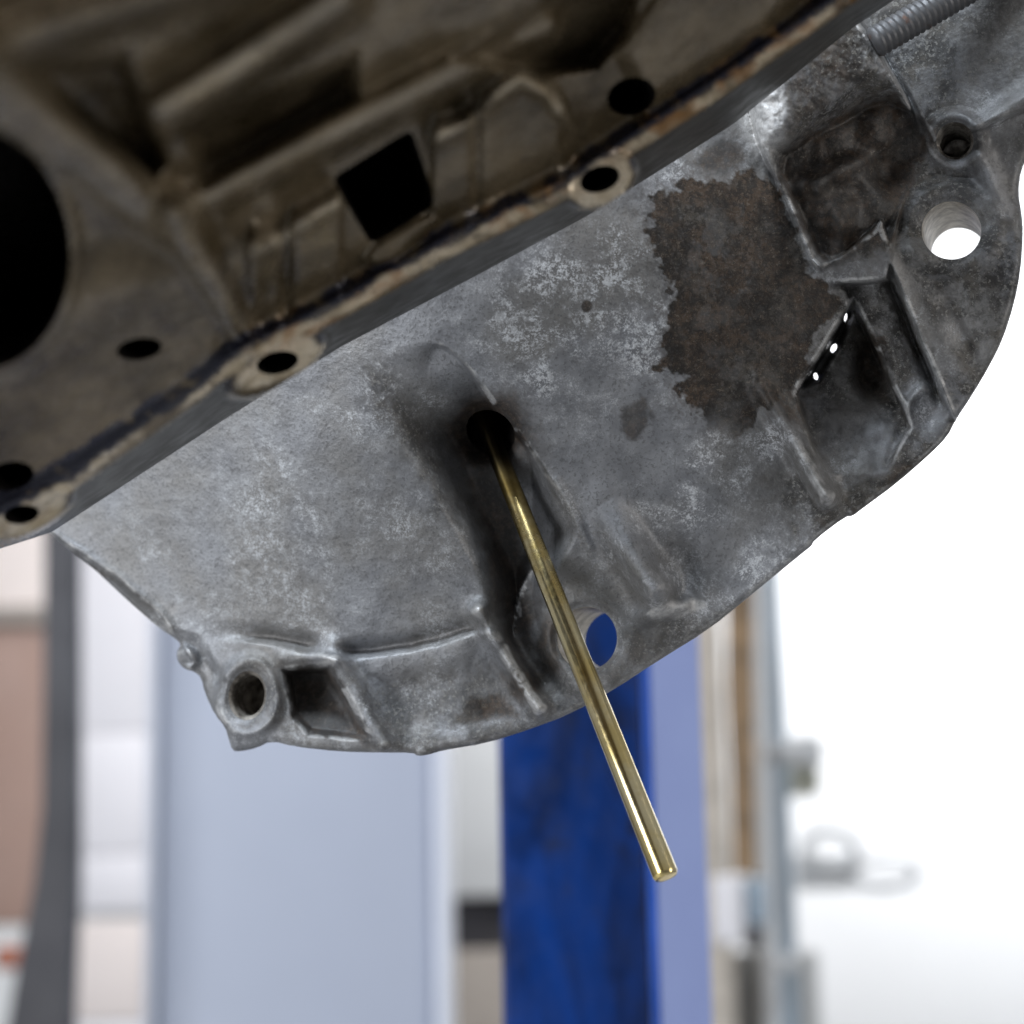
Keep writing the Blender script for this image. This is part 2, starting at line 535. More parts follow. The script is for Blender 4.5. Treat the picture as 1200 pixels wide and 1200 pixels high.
    sp = 12 + 20 * sstep(30, -40, (wy - 165) + 0.42 * (wx - 910))
    pf = sstep(1, -1, ip / sp)
    lump = noise(x, y, 40, 71, 2, .5) - .5
    flo = np.minimum(hb, 60) + 6 + 24 * lump + 26 * np.exp(-(((x - 985) / 20) ** 2 + ((y - 258) / 28) ** 2)) + ridge(wx, wy, (955, 215), (1020, 182), 14, 10, 16, 4)
    flo = flo - 16 * np.exp(-(((x - 1050) / 40) ** 2 + ((y - 190) / 50) ** 2))
    h = h * (1 - pf) + flo * pf
    fc = poly(wx, wy, [(956, 320), (1010, 280), (1032, 258), (1047, 296), (1040, 330), (962, 334)])
    k = sstep(2, -3, fc)
    h = h * (1 - k) + k * (66 - 0.5 * (y - 300))
    # smooth low face right of the block
    rf = poly(wx, wy, [(1008, -60), (1022, 36), (1094, 168), (1150, 150), (1300, 90), (1300, -200), (1008, -200)])
    h = h * (1 - sstep(3, -6, rf)) + sstep(3, -6, rf) * (26 + 0.05 * (x - 1020))
    h += ridge(wx, wy, (1146, 150), (1230, 98), 12, 14, 12, 16, 2)
    # faces by the tapped hole and the through hole
    th = np.hypot(wx - 1119, wy - 165)
    h += 10 * sstep(42, 30, th)
    h -= 5 * sstep(6, 0, ell(x, y, HOLES_B['tap']))
    up = np.hypot(wx - 1116, wy - 268)
    h += 12 * sstep(66, 50, up) - 4 * sstep(8, 0, ell(x, y, HOLES_B['tr']))
    h += ridge(wx, wy, (1150, 184), (1182, 262), 13, 13, 22, 12, 2)
    h -= ridge(wx, wy, (1104, 330), (1150, 430), 20, 20, 10, 14, 2)
    # casting lumps and grain
    h += 5.0 * (noise(x, y, 120, 21, 2) - .5) + 2.2 * (noise(x, y, 30, 22, 3) - .5) + 0.8 * (noise(x, y, 7, 23, 3, .6) - .5)
    rough = sstep(20, -10, bl)
    h += rough * (5.5 - 4 * pf) * (noise(x, y, 8, 24, 3, .65) - .5)
    # rounded outer rim
    s = np.clip(-poly(x, y, OUT), 0, 40)
    k = 9.0
    q = np.clip(1 - s / k, 0, 1)
    h -= k * 1.5 * (1 - np.sqrt(np.maximum(1 - q * q, 0)))
    return h


def bell_depth(x, y):
    fz = 0.800 - 0.27 * (x - 900) * PX - 0.084 * (y - 600) * PX
    return fz - bell_height(x, y) * PX


G = grid_casting(0, 1250, -40, 892, 1.5, bell_cut, bell_depth)
x, y = G['x'], G['y']
nz = noise(x, y, 24, 41, 4, .6) - .5
STAIN = [(762, 232), (800, 210), (850, 214), (880, 196), (910, 225), (956, 325), (990, 345), (934, 440), (915, 470), (892, 492), (864, 516), (846, 512),
         (822, 480), (806, 478), (796, 440), (768, 432), (782, 412), (780, 330), (766, 300), (758, 270)]
nf = noise(x, y, 9, 43, 3, .6) - .5
sd_ = poly(x, y, STAIN) + 30 * nz + 18 * nf
stain_shade = sstep(3, -3, sd_) * (1 - 0.12 * sstep(8, 40, -sd_) * sstep(-.06, .14, noise(x, y, 22, 45, 4, .65) - .5))
stain_shade = np.maximum(stain_shade, 0.5 * sstep(34, 0, sd_) * sstep(.02, .12, noise(x, y, 10, 46, 4, .65) - .5) * sstep(880, 840, x))
stain_shade = np.maximum(stain_shade, 0.75 * sstep(3, -6, ell(x, y, (745, 488, 20, 26, 10)) + 22 * nz + 8 * nf))
stain_shade = np.maximum(stain_shade, 0.9 * sstep(1, -1.5, np.hypot(x - 687, y - 359) - 7 + 3 * nz))
stain_shade = np.maximum(stain_shade, 0.9 * sstep(3, -10, poly(x, y, [(526, 850), (552, 816), (590, 806), (612, 838), (570, 850)]) + 18 * nz + 8 * nf))
stain_shade = np.maximum(stain_shade, 0.8 * sstep(3, -12, poly(x, y, [(800, 195), (836, 160), (866, 150), (880, 190), (850, 212)]) + 20 * nz))
stain_shade = np.maximum(stain_shade, 0.85 * sstep(4, -10, ell(x, y, (648, 754, 26, 46, 15)) + 14 * nz))
stain_shade = np.maximum(stain_shade, 0.85 * sstep(10, -16, seg(x, y, (572, 540), (618, 800))[0] - 26 + 26 * nz))
stain_shade = np.maximum(stain_shade, 0.95 * sstep(30, -10, np.hypot((x - 572) / 1.1, y - 508) - 40 + 24 * nz))  # dark painted round the rod hole to feather its shade
stain_shade = np.maximum(stain_shade, 0.9 * sstep(8, -14, poly(x, y, IPK) + 26 * nz + 10 * nf))
stain_shade = np.maximum(stain_shade, 0.55 * sstep(10, -20, poly(x, y, [(905, 90), (985, 40), (1010, 90), (930, 160), (900, 170)]) + 40 * nz))
stain_shade = np.maximum(stain_shade, 0.85 * sstep(10, -20, poly(x, y, [(1040, 400), (995, 345), (1000, 460), (1040, 470)]) + 20 * nz))
stain_shade = np.maximum(stain_shade, 0.7 * sstep(20, -20, poly(x, y, [(900, 440), (940, 400), (950, 470), (920, 520), (890, 500)]) + 50 * nz))
stain_shade = np.maximum(stain_shade, 0.75 * sstep(10, -20, seg(x, y, (1096, 530), (960, 640))[0] - 14 + 50 * nz))
stain_shade = np.maximum(stain_shade, 0.8 * sstep(3, -8, seg(x, y, (74, 644), (176, 706))[0] - 4 + 16 * nz))
pk = poly(x, y, [(330, 784), (388, 778), (404, 808), (424, 846), (440, 876), (362, 866), (342, 842)])
stain_shade = np.maximum(stain_shade, 0.75 * sstep(4, -8, pk + 10 * nz))
bl = poly(x, y, BLOCK)
grime = sstep(840, 960, x + 90 * nz) * (1 - 0.35 * sstep(1080, 1160, x) * sstep(330, 130, y)) * 0.92
grime = np.maximum(grime, 0.85 * sstep(8, -6, bl + 10 * nz))
R0 = np.hypot(x - 490, y - 185)
grime = np.maximum(grime, 0.55 * sstep(60, 10, -poly(x, y, OUT) + 50 * nz) * sstep(560, 700, x))
grime = np.maximum(grime, 0.75 * sstep(26, -6, seg(x, y, (440, 440), (520, 590))[0] - 8 + 40 * nz))
grime = np.maximum(grime, 0.70 * sstep(20, -10, np.abs(R0 - 655) - 40 + 60 * nz) * sstep(200, 300, x))
grime *= 1 - 0.8 * sstep(20, 0, np.hypot(x - 890, y - 130) - 24)
oxide_highlight = 0.85 * sstep(520, 200, R0) * 0.6 + 0.55
oxide_highlight = np.clip(oxide_highlight - 0.5 * sstep(90, 20, seg(x, y, (520, 440), (640, 700))[0]), 0.12, 1)
oxide_highlight = np.where(x > 880, 0.30 + 0.3 * sstep(560, 650, y), oxide_highlight)
for cx, cy, rr in ((1000, 510, 44), (990, 545, 30), (1112, 392, 22), (1102, 425, 18), (1080, 455, 16), (905, 520, 30), (972, 560, 16), (1170, 190, 26), (1160, 130, 26), (830, 600, 60), (830, 535, 36), (880, 660, 50), (1090, 490, 24), (960, 560, 18), (760, 610, 30)):
    w = sstep(rr * 1.5, rr * .3, np.hypot(x - cx, y - cy) + 30 * nz)
    oxide_highlight = np.maximum(oxide_highlight, w); grime *= 1 - 0.92 * w; stain_shade *= 1 - 0.8 * w
for a, c, w in (((1040, 300), (1116, 486), 5), ((1044, 306), (1078, 372), 11), ((964, 322), (1030, 318), 14), ((962, 528), (974, 578), 7), ((930, 515), (966, 580), 6), ((1012, 22), (1086, 160), 6), ((1150, 186), (1180, 250), 8), ((872, 128), (958, 312), 7),
                ((820, 715), (945, 640), 14), ((764, 716), (800, 708), 12)):
    k = sstep(w * 1.6, w * 0.4, seg(x, y, a, c)[0] + 10 * nz)  # lit bevels and edges painted paler than the metal around them
    grime *= 1 - 0.65 * k
    oxide_highlight = np.maximum(oxide_highlight, 0.8 * k)
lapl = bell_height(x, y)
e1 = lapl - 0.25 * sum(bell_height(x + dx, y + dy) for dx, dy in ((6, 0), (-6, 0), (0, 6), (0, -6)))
wear_highlight = sstep(1.5, 6.0, e1) * sstep(-.12, .16, nz + 0.5 * nf)
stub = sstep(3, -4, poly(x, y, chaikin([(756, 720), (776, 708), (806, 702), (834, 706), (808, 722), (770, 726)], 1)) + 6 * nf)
shoulder = sstep(12, -12, ell(x, y, (892, 126, 27, 52, -12)) + 22 * nz)  # highlight on the block's rounded corner, painted into the colour
wear_highlight = np.maximum(np.maximum(wear_highlight, stub), shoulder)
oxide_highlight = np.maximum(oxide_highlight, stub)
oxide_highlight *= 0.25 + 0.75 * sstep(20, 90, x * 0.539 + (y - 640) * 0.842 + 40 * nz)
grime *= 1 - 0.75 * wear_highlight
stain_shade *= 1 - 0.55 * wear_highlight
ATT = dict(stain_shade=stain_shade, grime=grime, oxide_highlight=oxide_highlight, wear_highlight=wear_highlight)

cx, cy = x[G['q']].mean(1), y[G['q']].mean(1)
cr = np.hypot(cx - 490, cy - 185)
lab = np.zeros(len(cx), int)
lab[(cr > 596)] = 1
chp = poly(cx, cy, CHAN) - 3
lab[chp < 0] = 2
lab[np.hypot(cx - 690, (cy - 734) / 1.3) < 62] = 3
lab[ell(cx, cy, (291, 817, 44, 56, 8)) < 0] = 4
lab[np.hypot(cx - 1116, cy - 268) < 62] = 5
lab[poly(cx, cy, [(998, 344), (928, 462), (958, 530), (974, 584), (1050, 548), (1076, 500), (1062, 470), (1030, 400)]) < 0] = 6
lab[poly(cx, cy, BLOCK) < 2] = 7
lab[pk[G['q']].mean(1) < 0] = 8
lab[np.hypot(cx - 1119, cy - 165) < 38] = 9
for i, (a, c, w) in enumerate((((716, 600), (778, 704), 24), ((560, 716), (628, 828), 17), ((384, 758), (448, 872), 19), ((886, 440), (968, 582), 19), ((1032, 296), (1117, 488), 9))):
    lab[seg(cx, cy, a, c)[0] < w] = 10 + i

bell = empty('bell_housing', unproj(600, 500, 0.86), label='grey cast aluminium bell housing with oil stains and a curved bolt flange',
             cat='gearbox housing')
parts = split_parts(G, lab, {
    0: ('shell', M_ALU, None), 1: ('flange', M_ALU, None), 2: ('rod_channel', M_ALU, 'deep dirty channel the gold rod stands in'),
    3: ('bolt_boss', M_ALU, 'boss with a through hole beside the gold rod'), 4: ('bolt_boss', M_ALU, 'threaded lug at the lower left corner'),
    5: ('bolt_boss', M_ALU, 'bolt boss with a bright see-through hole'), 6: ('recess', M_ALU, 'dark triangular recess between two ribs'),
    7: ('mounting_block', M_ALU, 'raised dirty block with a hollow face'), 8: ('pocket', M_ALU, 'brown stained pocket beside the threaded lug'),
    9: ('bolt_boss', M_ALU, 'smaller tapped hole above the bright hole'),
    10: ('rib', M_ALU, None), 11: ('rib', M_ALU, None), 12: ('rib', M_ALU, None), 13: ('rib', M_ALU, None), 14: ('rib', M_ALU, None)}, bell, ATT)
bm_ = G['border']; bx_, by_ = x[bm_].mean(1), y[bm_].mean(1)
axis_w = AXISW
def near(e, tol=1.6): return np.abs(ell(bx_, by_, e)) < tol
smooth_rings = [(0, 1), (0.0012, 0.985), (0.02, 0.985), (0.046, 0.985)]
thread = [(0, 1), (0.0008, .96)] + [(0.0014 + 0.0011 * i, .97 if i % 2 else .84) for i in range(20)]
border_strip(G, near(HOLES_B['boss']), 'bore', axis_w, smooth_rings, M_BORE, parts[3])
border_strip(G, near(HOLES_B['tr']), 'bore', axis_w, smooth_rings, M_BORE, parts[5])
border_strip(G, near(HOLES_B['lug']), 'bore', axis_w, thread, M_DARKBORE, parts[4], cap=True)
border_strip(G, near(HOLES_B['tap']), 'bore', axis_w, thread, M_DARKBORE, parts[9], cap=True)
DH = float(np.min(bell_depth(np.array([560., 592., 574., 596.]), np.array([530., 524., 536., 500.]))))
rod_top, rod_end = unproj(580, 524, DH - .001), unproj(781, 1028, DH - .082)
rod_dir = (rod_end - rod_top) / np.linalg.norm(rod_end - rod_top)
border_strip(G, near(HOLES_B['rod']), 'rod_hole', -rod_dir * 0.7 + axis_w * 0.3, [(0, 1), (.002, .98), (.05, .95)], M_BLACK, parts[2], cap=True)
outer = np.ones(len(bm_), bool)
for e in list(HOLES_B.values()) + FLECK_SLITS: outer &= ~near(e, 2.2)
ray = G['P'] - CAMN; ray /= np.linalg.norm(ray, axis=1, keepdims=True)
border_strip(G, outer, 'rim_edge', ray, [(0, 1), (.010, .998), (.030, .99)], M_SIDE, bell)

# threaded stud screwed into the housing, top right
def lathe(p0, p1, prof, n=32):
    p0, p1 = np.asarray(p0), np.asarray(p1)
    ax = p1 - p0; L = np.linalg.norm(ax); ax /= L
    u = np.cross(ax, [0.3, 0.2, 0.9]); u /= np.linalg.norm(u); v = np.cross(ax, u)
    V, Fc = [], []
    for s, r in prof:
        for k in range(n):
            a = 2 * math.pi * k / n
            V.append(p0 + ax * s + (u * math.cos(a) + v * math.sin(a)) * r)
    for j in range(len(prof) - 1):
        for k in range(n):
            k2 = (k + 1) % n
            Fc.append((j * n + k, j * n + k2, (j + 1) * n + k2, (j + 1) * n + k))
    Fc.append(tuple(range(n - 1, -1, -1))); Fc.append(tuple((len(prof) - 1) * n + k for k in range(n)))
    return np.array(V), Fc


sa, sb = unproj(1022, 52, 0.772), unproj(1196, -50, 0.778)
Ls = np.linalg.norm(sb - sa); prof = [(0, .004)]
s = 0.001
while s < Ls:
    prof += [(s, .0052), (s + .0009, .0058), (s + .0012, .0058), (s + .0021, .0052)]
    s += .0024
V, Fc = lathe(sa, sb, prof)
o = mesh_obj('threaded_stud', V, Fc, M_STUD, bell); o['label'] = 'rusty threaded stud at the top right'

# ------------------------------------------------------------------ GOLD ROD
m, nt, b = new_mat('yellow_zinc_rod'); t = NT(nt)
dv = Vector(rod_dir)
n1 = t.noise(70, 5, 0.6); n2 = t.noise(600, 3, 0.6)
c = t.mix(t.ramp(n1, 0.35, 0.65), (0.86, 0.67, 0.28), (0.95, 0.82, 0.50))
c = t.mix(t.ramp(t.noise(25, 3), 0.5, 0.7, 0, .5), c, (0.88, 0.68, 0.55))
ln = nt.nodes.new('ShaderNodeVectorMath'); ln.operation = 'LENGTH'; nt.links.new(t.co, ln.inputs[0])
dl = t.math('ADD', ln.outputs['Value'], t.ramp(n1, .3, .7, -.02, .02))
top_shade = t.ramp(dl, 0.02, 0.085, 1.0, 0.0)  # upper end painted duller for the shade of the housing
c = t.mix(t.math('MULTIPLY', top_shade, t.ramp(t.noise(90, 4, .6), .3, .6, .55, 1)), c, (0.36, 0.26, 0.09))
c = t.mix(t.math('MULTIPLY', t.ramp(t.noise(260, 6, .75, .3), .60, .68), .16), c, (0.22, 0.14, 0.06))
c = t.mix(t.ramp(ln.outputs['Value'], 0.006, 0.024, 0.96, 0.0), c, (0.010, 0.008, 0.006))  # near-black root stands for the darkness inside the hole
t.to(c, b, 'Base Color'); b.inputs['Metallic'].default_value = 1.0
rr = nt.nodes.new('ShaderNodeMath'); rr.operation = 'MULTIPLY_ADD'; nt.links.new(top_shade, rr.inputs[0]); rr.inputs[1].default_value = .15
nt.links.new(t.ramp(n2, 0.3, 0.7, 0.15, 0.21), rr.inputs[2])
t.to(rr.outputs[0], b, 'Roughness')
t.bump(t.noise(900, 2, .5, 0, t.stretch(1, 1, .08)), 0.03, 0.0002, b)
rod = empty('alignment_rod', rod_top, label='slim gold metal rod standing out of the channel in the grey housing', cat='metal rod')
start = rod_top - rod_dir * 0.03
L = np.linalg.norm(rod_end - start)
r0, r1 = 0.0036, 0.0045
pr = [(0, r0)] + [(L * f, r0 + (r1 - r0) * f) for f in np.linspace(0.02, 0.975, 40)] + [(L - .0012, r1)]
V, Fc = lathe(start, start + rod_dir * L, pr, 48)
mesh_obj('shaft', V, Fc[:-1], m, rod)
V, Fc = lathe(start + rod_dir * (L - .0012), start + rod_dir * (L + .002), [(0, r1), (.0002, r1 * .98), (.0009, r1 * .90), (.0012, r1 * .86), (.0013, r1 * .5)], 48)
o = mesh_obj('tip', V, Fc[:-2] + [Fc[-1]], m, rod)

# ------------------------------------------------------------------ ENGINE BLOCK (near, out of focus)
RL = [(-260, 770), (0, 618), (90, 572), (235, 470), (265, 444), (400, 374), (520, 306), (660, 238), (745, 180), (860, 104), (1000, 4), (1300, -200)]
BL = [(-260, 800), (0, 643), (60, 624), (270, 487), (400, 406), (560, 322), (690, 252), (860, 145), (1000, 32), (1300, -168)]
RLx, RLy = zip(*RL); BLx, BLy = zip(*BL)
def dR(x, y): return (y - np.interp(x, RLx, RLy)) * 0.84
def dB(x, y): return (y - np.interp(x, BLx, BLy)) * 0.84
LUGS = [(27, 604, 66, 25, -24), (322, 428, 66, 27, -30), (703, 211, 46, 32, -30)]
HOLES_E = [(25, 603, 21, 11, -8), (325, 425, 25, 13, -12), (703, 210, 24, 15, -18), (163, 409, 27, 13, -8), (12, 558, 28, 17, -10), (740, 113, 29, 22, -15), (-36, 290, 118, 145, -8)]
SQ = chaikin([(404, 199), (470, 157), (482, 153), (486, 160), (507, 226), (508, 240), (500, 247), (446, 281), (434, 284), (428, 276), (392, 216), (392, 206)], 1)


def eng_cut(x, y):
    c = dB(x, y)
    for e in HOLES_E: c = np.maximum(c, -ell(x, y, e))
    return np.maximum(c, -poly(x, y, SQ))


ERIBS = [((-60, 60), (205, 262), 40, 30, 62, 46), ((205, 250), (290, 400), 24, 15, 46, 34), ((205, 250), (640, 30), 20, 22, 46, 50),
         ((-80, 80), (300, -40), 24, 24, 62, 60), ((190, 132), (400, 0), 26, 26, 56, 62)]


BOSSES = [[(292, 290), (330, 262), (380, 222), (402, 250), (400, 300), (340, 340), (304, 340)], [(498, 190), (545, 150), (560, 168), (556, 224), (524, 242)],
          [(554, 170), (594, 92), (640, 96), (668, 156), (612, 214), (560, 236)]]


def lump_edge(x, y):
    yr = np.interp(x, [285, 300, 328, 345, 372, 398, 420, 500, 512, 545, 560, 590, 610, 640, 672], [296, 288, 282, 266, 250, 236, 236, 186, 160, 148, 134, 104, 92, 110, 150])
    return (y - yr) * 0.84, sstep(284, 300, x) * sstep(676, 650, x) * (1 - sstep(396, 404, x) * sstep(512, 502, x))


def eng_height(x, y):
    r, b = dR(x, y), dB(x, y)
    inner = sstep(-18, -44, r)
    plate = sstep(300, 240, x + 0.35 * (y - 400))
    h = -inner * (54 - 48 * plate * sstep(300, 380, y + 0.25 * x))
    right = poly(x, y, [(720, 60), (800, -60), (980, -60), (900, 40), (760, 130)])
    h += inner * 40 * sstep(10, -20, right)
    ib = seg(x, y, (-60, 420), (90, 300))[0]
    for a, c, w0, w1, h0, h1 in ERIBS:
        h += ridge(x, y, a, c, w0, w1, h0, h1, 3.0)
    h += 18 * sstep(22, 4, ell(x, y, HOLES_E[6]))
    yr = np.interp(x, [285, 300, 328, 345, 372, 398, 420, 500, 512, 545, 560, 590, 610, 640, 672], [296, 288, 282, 266, 250, 236, 236, 186, 160, 148, 134, 104, 92, 110, 150])
    s_ = (y - yr) * 0.84
    m_ = sstep(284, 300, x) * sstep(676, 650, x) * (r < -4)
    cut_ = 1 - 0.8 * np.exp(-((x - 336) / 7) ** 2) - 0.9 * sstep(396, 404, x) * sstep(512, 502, x) - 0.7 * np.exp(-((x - 560) / 6) ** 2)
    h += m_ * cut_ * (26 * np.exp(-(s_ / 9) ** 2) + np.where(s_ > 0, np.maximum(0, 44 - 0.42 * s_), 44 * np.exp(-(s_ / 16) ** 2)))
    h += 26 * sstep(4, -12, poly(x, y, chaikin([(420, 296), (500, 246), (520, 262), (440, 322)], 1)))
    h -= 90 * sstep(4, -14, poly(x, y, [(530, 70), (640, 0), (760, -60), (735, 40), (700, 80), (630, 92)]))
    h -= 80 * sstep(4, -20, poly(x, y, [(20, 70), (150, 60), (196, 190), (180, 215), (60, 130)]))
    h -= 70 * sstep(4, -20, poly(x, y, [(215, 150), (420, 60), (420, 120), (235, 225)]))
    h -= 6 * np.exp(-((r + 30) / 5) ** 2)
    # the side wall drops away behind the sealing face, lugs stand proud of it
    lug = np.full(np.shape(x), 1e9)
    for e in LUGS: lug = np.minimum(lug, ell(x, y, e))
    drop = np.clip(r / np.maximum(r - b, 1), 0, 1) * (1 - sstep(3, -2, lug))
    h += 8 * sstep(2, -4, lug) * (r > -30)
    h -= drop * (300 - 0.0 * x)
    h += 7 * (noise(x, y, 70, 51, 3) - .5) + 2 * (noise(x, y, 18, 52, 2) - .5)
    return h


def eng_depth(x, y):
    t_ = x * 0.539 + (y - 640) * 0.842
    return 0.672 + 0.00046 * np.minimum(t_, 0) - eng_height(x, y) * 0.00028


G = grid_casting(-170, 1260, -170, 700, 3.0, eng_cut, eng_depth)
x, y = G['x'], G['y']
r = dR(x, y); nz = noise(x, y, 30, 61, 4, .6) - .5
lug = np.full(len(x), 1e9)
for e in LUGS: lug = np.minimum(lug, ell(x, y, e))
lug2 = np.minimum(ell(x, y, (40, 600, 60, 22, -26)), np.minimum(ell(x, y, (335, 422, 62, 21, -26)), ell(x, y, (703, 211, 40, 28, -28))))
bare_highlight = np.maximum(sstep(8, 0, np.abs(r + 9 + 12 * nz) - 2) * sstep(-.2, .12, noise(x, y, 50, 66, 3) - .5 + .06), sstep(3, -3, lug2 + 8 * nz))
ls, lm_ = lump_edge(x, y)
bare_highlight = np.maximum(bare_highlight, 0.75 * lm_ * np.exp(-((ls + 1) / 8) ** 2) * sstep(-.25, .1, nz) * (r < -20))  # highlights along the lump edges painted as pale metal
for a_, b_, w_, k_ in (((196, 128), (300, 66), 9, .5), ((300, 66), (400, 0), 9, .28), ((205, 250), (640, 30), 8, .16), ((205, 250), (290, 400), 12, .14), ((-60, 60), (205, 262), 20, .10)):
    bare_highlight = np.maximum(bare_highlight, k_ * np.exp(-(seg(x, y, a_, b_)[0] / w_) ** 2))  # ridge-top highlights painted in as pale metal too
seal = sstep(6, 0, np.abs(r + 25 + 20 * nz) - 6 - 5 * sstep(300, 200, x)) * sstep(-0.25, 0.05, nz + 0.12)
seal = np.maximum(seal, sstep(4, 0, np.abs(r - 8) - 5) * sstep(3, -2, np.abs(lug - 2) - 6))
rust = sstep(30, 0, np.abs(r + 16)) * sstep(240, 300, x)
cx, cy = x[G['q']].mean(1), y[G['q']].mean(1)
cr_, cl = dR(cx, cy), lug[G['q']].mean(1)
lab = np.zeros(len(cx), int)
for i, (a, c_, w0, w1, _, _) in enumerate(ERIBS): lab[seg(cx, cy, a, c_)[0] < (w0 + w1) / 2] = 10 + i
for i, P in enumerate(BOSSES):
    lab[poly(cx, cy, P) < 0] = 20 + i
lab[cr_ > -22] = 1
lab[cr_ > 1] = 2
for i, e in enumerate(LUGS): lab[(ell(cx, cy, e) < 1) & (cr_ > -26)] = 3 + i
eng = empty('engine_block', unproj(300, 150, 0.70), label='oily brown engine block underside with tan sealing edge and dark holes', cat='engine block')
defs = {0: ('casting', M_BLOCK, None), 1: ('sealing_face', M_BLOCK, 'tan sealing edge with dark sealant residue'), 2: ('side_wall', M_SIDE, None)}
for i in range(3): defs[3 + i] = ('bolt_lug', M_BLOCK, None); defs[20 + i] = ('boss', M_BLOCK, None)
for i in range(len(ERIBS)): defs[10 + i] = ('rib', M_BLOCK, None)
parts = split_parts(G, lab, defs, eng, dict(bare_highlight=bare_highlight, sealant=seal, rust=rust))
bm_ = G['border']; bx_, by_ = x[bm_].mean(1), y[bm_].mean(1)
for i, e in enumerate(HOLES_E):
    s_ = near(e, 2.6)
    if s_.sum() < 8: continue
    big = i == 6
    border_strip(G, s_, 'cylinder_bore' if big else 'bore', axis_w * 0.6 + ROTN @ np.array([-.3, .4, -.6]), [(0, 1), (.003, .97), (.03 if not big else .06, .97)],
                 M_BLACK, parts[3 + i] if i < 3 else eng, cap=True)
s_ = np.abs(poly(bx_, by_, SQ)) < 2.8
border_strip(G, s_, 'oil_passage', axis_w * 0.6 + ROTN @ np.array([-.3, .4, -.6]), [(0, 1), (.004, .97), (.05, .97)], M_BLACK, eng, cap=True)

# ------------------------------------------------------------------ WORKSHOP BEHIND
def box(name, x0, x1, y0, y1, z0, z1, mat, parent=None, bev=0.004, smooth=False):
    b_ = min(bev, (x1 - x0) * .3, (y1 - y0) * .3, (z1 - z0) * .3)
    import bmesh
    bm = bmesh.new()
    bmesh.ops.create_cube(bm, size=1)
    for v in bm.verts:
        v.co = Vector(((x0 + x1) / 2 + v.co.x * (x1 - x0), (y0 + y1) / 2 + v.co.y * (y1 - y0), (z0 + z1) / 2 + v.co.z * (z1 - z0)))
    if b_ > 0: bmesh.ops.bevel(bm, geom=bm.edges[:], offset=b_, segments=3, affect='EDGES', profile=.5)
    org = Vector(root_loc(parent)) if parent else Vector()
    for v in bm.verts: v.co -= org
    me = bpy.data.meshes.new(name); bm.to_mesh(me); bm.free()
    for p in me.polygons: p.use_smooth = True
    me.materials.append(mat)
    o = bpy.data.objects.new(name, me); COL.objects.link(o)
    if parent: o.parent = parent
    return o


def px_box(name, xa, xb, ya, yb, Y, thick, mat, parent=None, bev=.004, low=None, high=None):
    """a box standing at distance Y whose front spans those photo pixels"""
    ym = (max(ya, 600) + min(yb, 1200)) / 2
    l, r_ = on_plane(xa, ym, Y)[0], on_plane(xb, ym, Y)[0]
    t_, b_ = on_plane((xa + xb) / 2, ya, Y)[2], on_plane((xa + xb) / 2, yb, Y)[2]
    if low is not None: b_ = low
    if high is not None: t_ = high
    return box(name, l, r_, Y, Y + thick, b_, t_, mat, parent, bev)


M_WALL = plain('white_wall', (0.80, 0.81, 0.82), 0.7, 0, 0.02, 1.5)
M_CLAD = plain('white_cladding', (0.74, 0.72, 0.74), 0.5, 0, 0.03, 2)
M_FLOOR = plain('concrete_floor', (0.34, 0.34, 0.34), 0.55, 0, 0.2, 1.2, 0.2, 30)
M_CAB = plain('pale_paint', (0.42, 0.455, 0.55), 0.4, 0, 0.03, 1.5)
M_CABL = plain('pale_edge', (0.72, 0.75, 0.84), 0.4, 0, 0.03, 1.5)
M_DARK = plain('dark_grey_paint', (0.045, 0.043, 0.049), 0.5, 0, 0.15, 5)
M_BROWN = plain('pink_brown_door', (0.30, 0.195, 0.155), 0.5, 0, 0.08, 3)
M_CREAM = plain('cream_paint', (0.74, 0.66, 0.62), 0.5, 0, 0.06, 3)
M_GREY = plain('light_grey_paint', (0.55, 0.56, 0.56), 0.5, 0, 0.06, 3)
M_TAUPE = plain('taupe', (0.27, 0.24, 0.21), 0.6, 0, 0.12, 5)
M_TAN = plain('raw_plaster', (0.50, 0.45, 0.39), 0.8, 0, 0.2, 30)
M_WOOD = plain('brown_timber', (0.20, 0.13, 0.07), 0.6, 0, 0.5, 22)
M_STEEL = plain('blue_grey_steel', (0.30, 0.37, 0.44), 0.4, 0.2, 0.12, 8)
M_GALV = plain('galvanised', (0.60, 0.61, 0.62), 0.4, 0.4, 0.15, 12)
M_OLIVE = plain('olive_plastic', (0.33, 0.33, 0.27), 0.5, 0, 0.1, 10)
M_ORANGE = plain('orange_plastic', (0.40, 0.13, 0.07), 0.5, 0, 0.1, 10)

# blue enamel of the lift post, scuffed and dirty
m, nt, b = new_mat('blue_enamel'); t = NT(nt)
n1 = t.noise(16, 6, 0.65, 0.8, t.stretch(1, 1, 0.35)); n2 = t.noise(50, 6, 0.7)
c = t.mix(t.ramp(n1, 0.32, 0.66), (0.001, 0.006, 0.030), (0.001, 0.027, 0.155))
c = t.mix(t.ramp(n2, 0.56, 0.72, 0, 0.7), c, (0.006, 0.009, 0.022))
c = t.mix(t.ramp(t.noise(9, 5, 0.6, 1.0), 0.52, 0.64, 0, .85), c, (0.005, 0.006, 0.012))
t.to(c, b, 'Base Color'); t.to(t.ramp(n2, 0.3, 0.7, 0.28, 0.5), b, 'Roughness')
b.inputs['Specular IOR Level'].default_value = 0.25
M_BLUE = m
M_BLUEL = plain('lit_blue_enamel', (0.44, 0.54, 0.99), 0.4, 0, 0.05, 8)  # same enamel painted much paler, for the light on the side flange

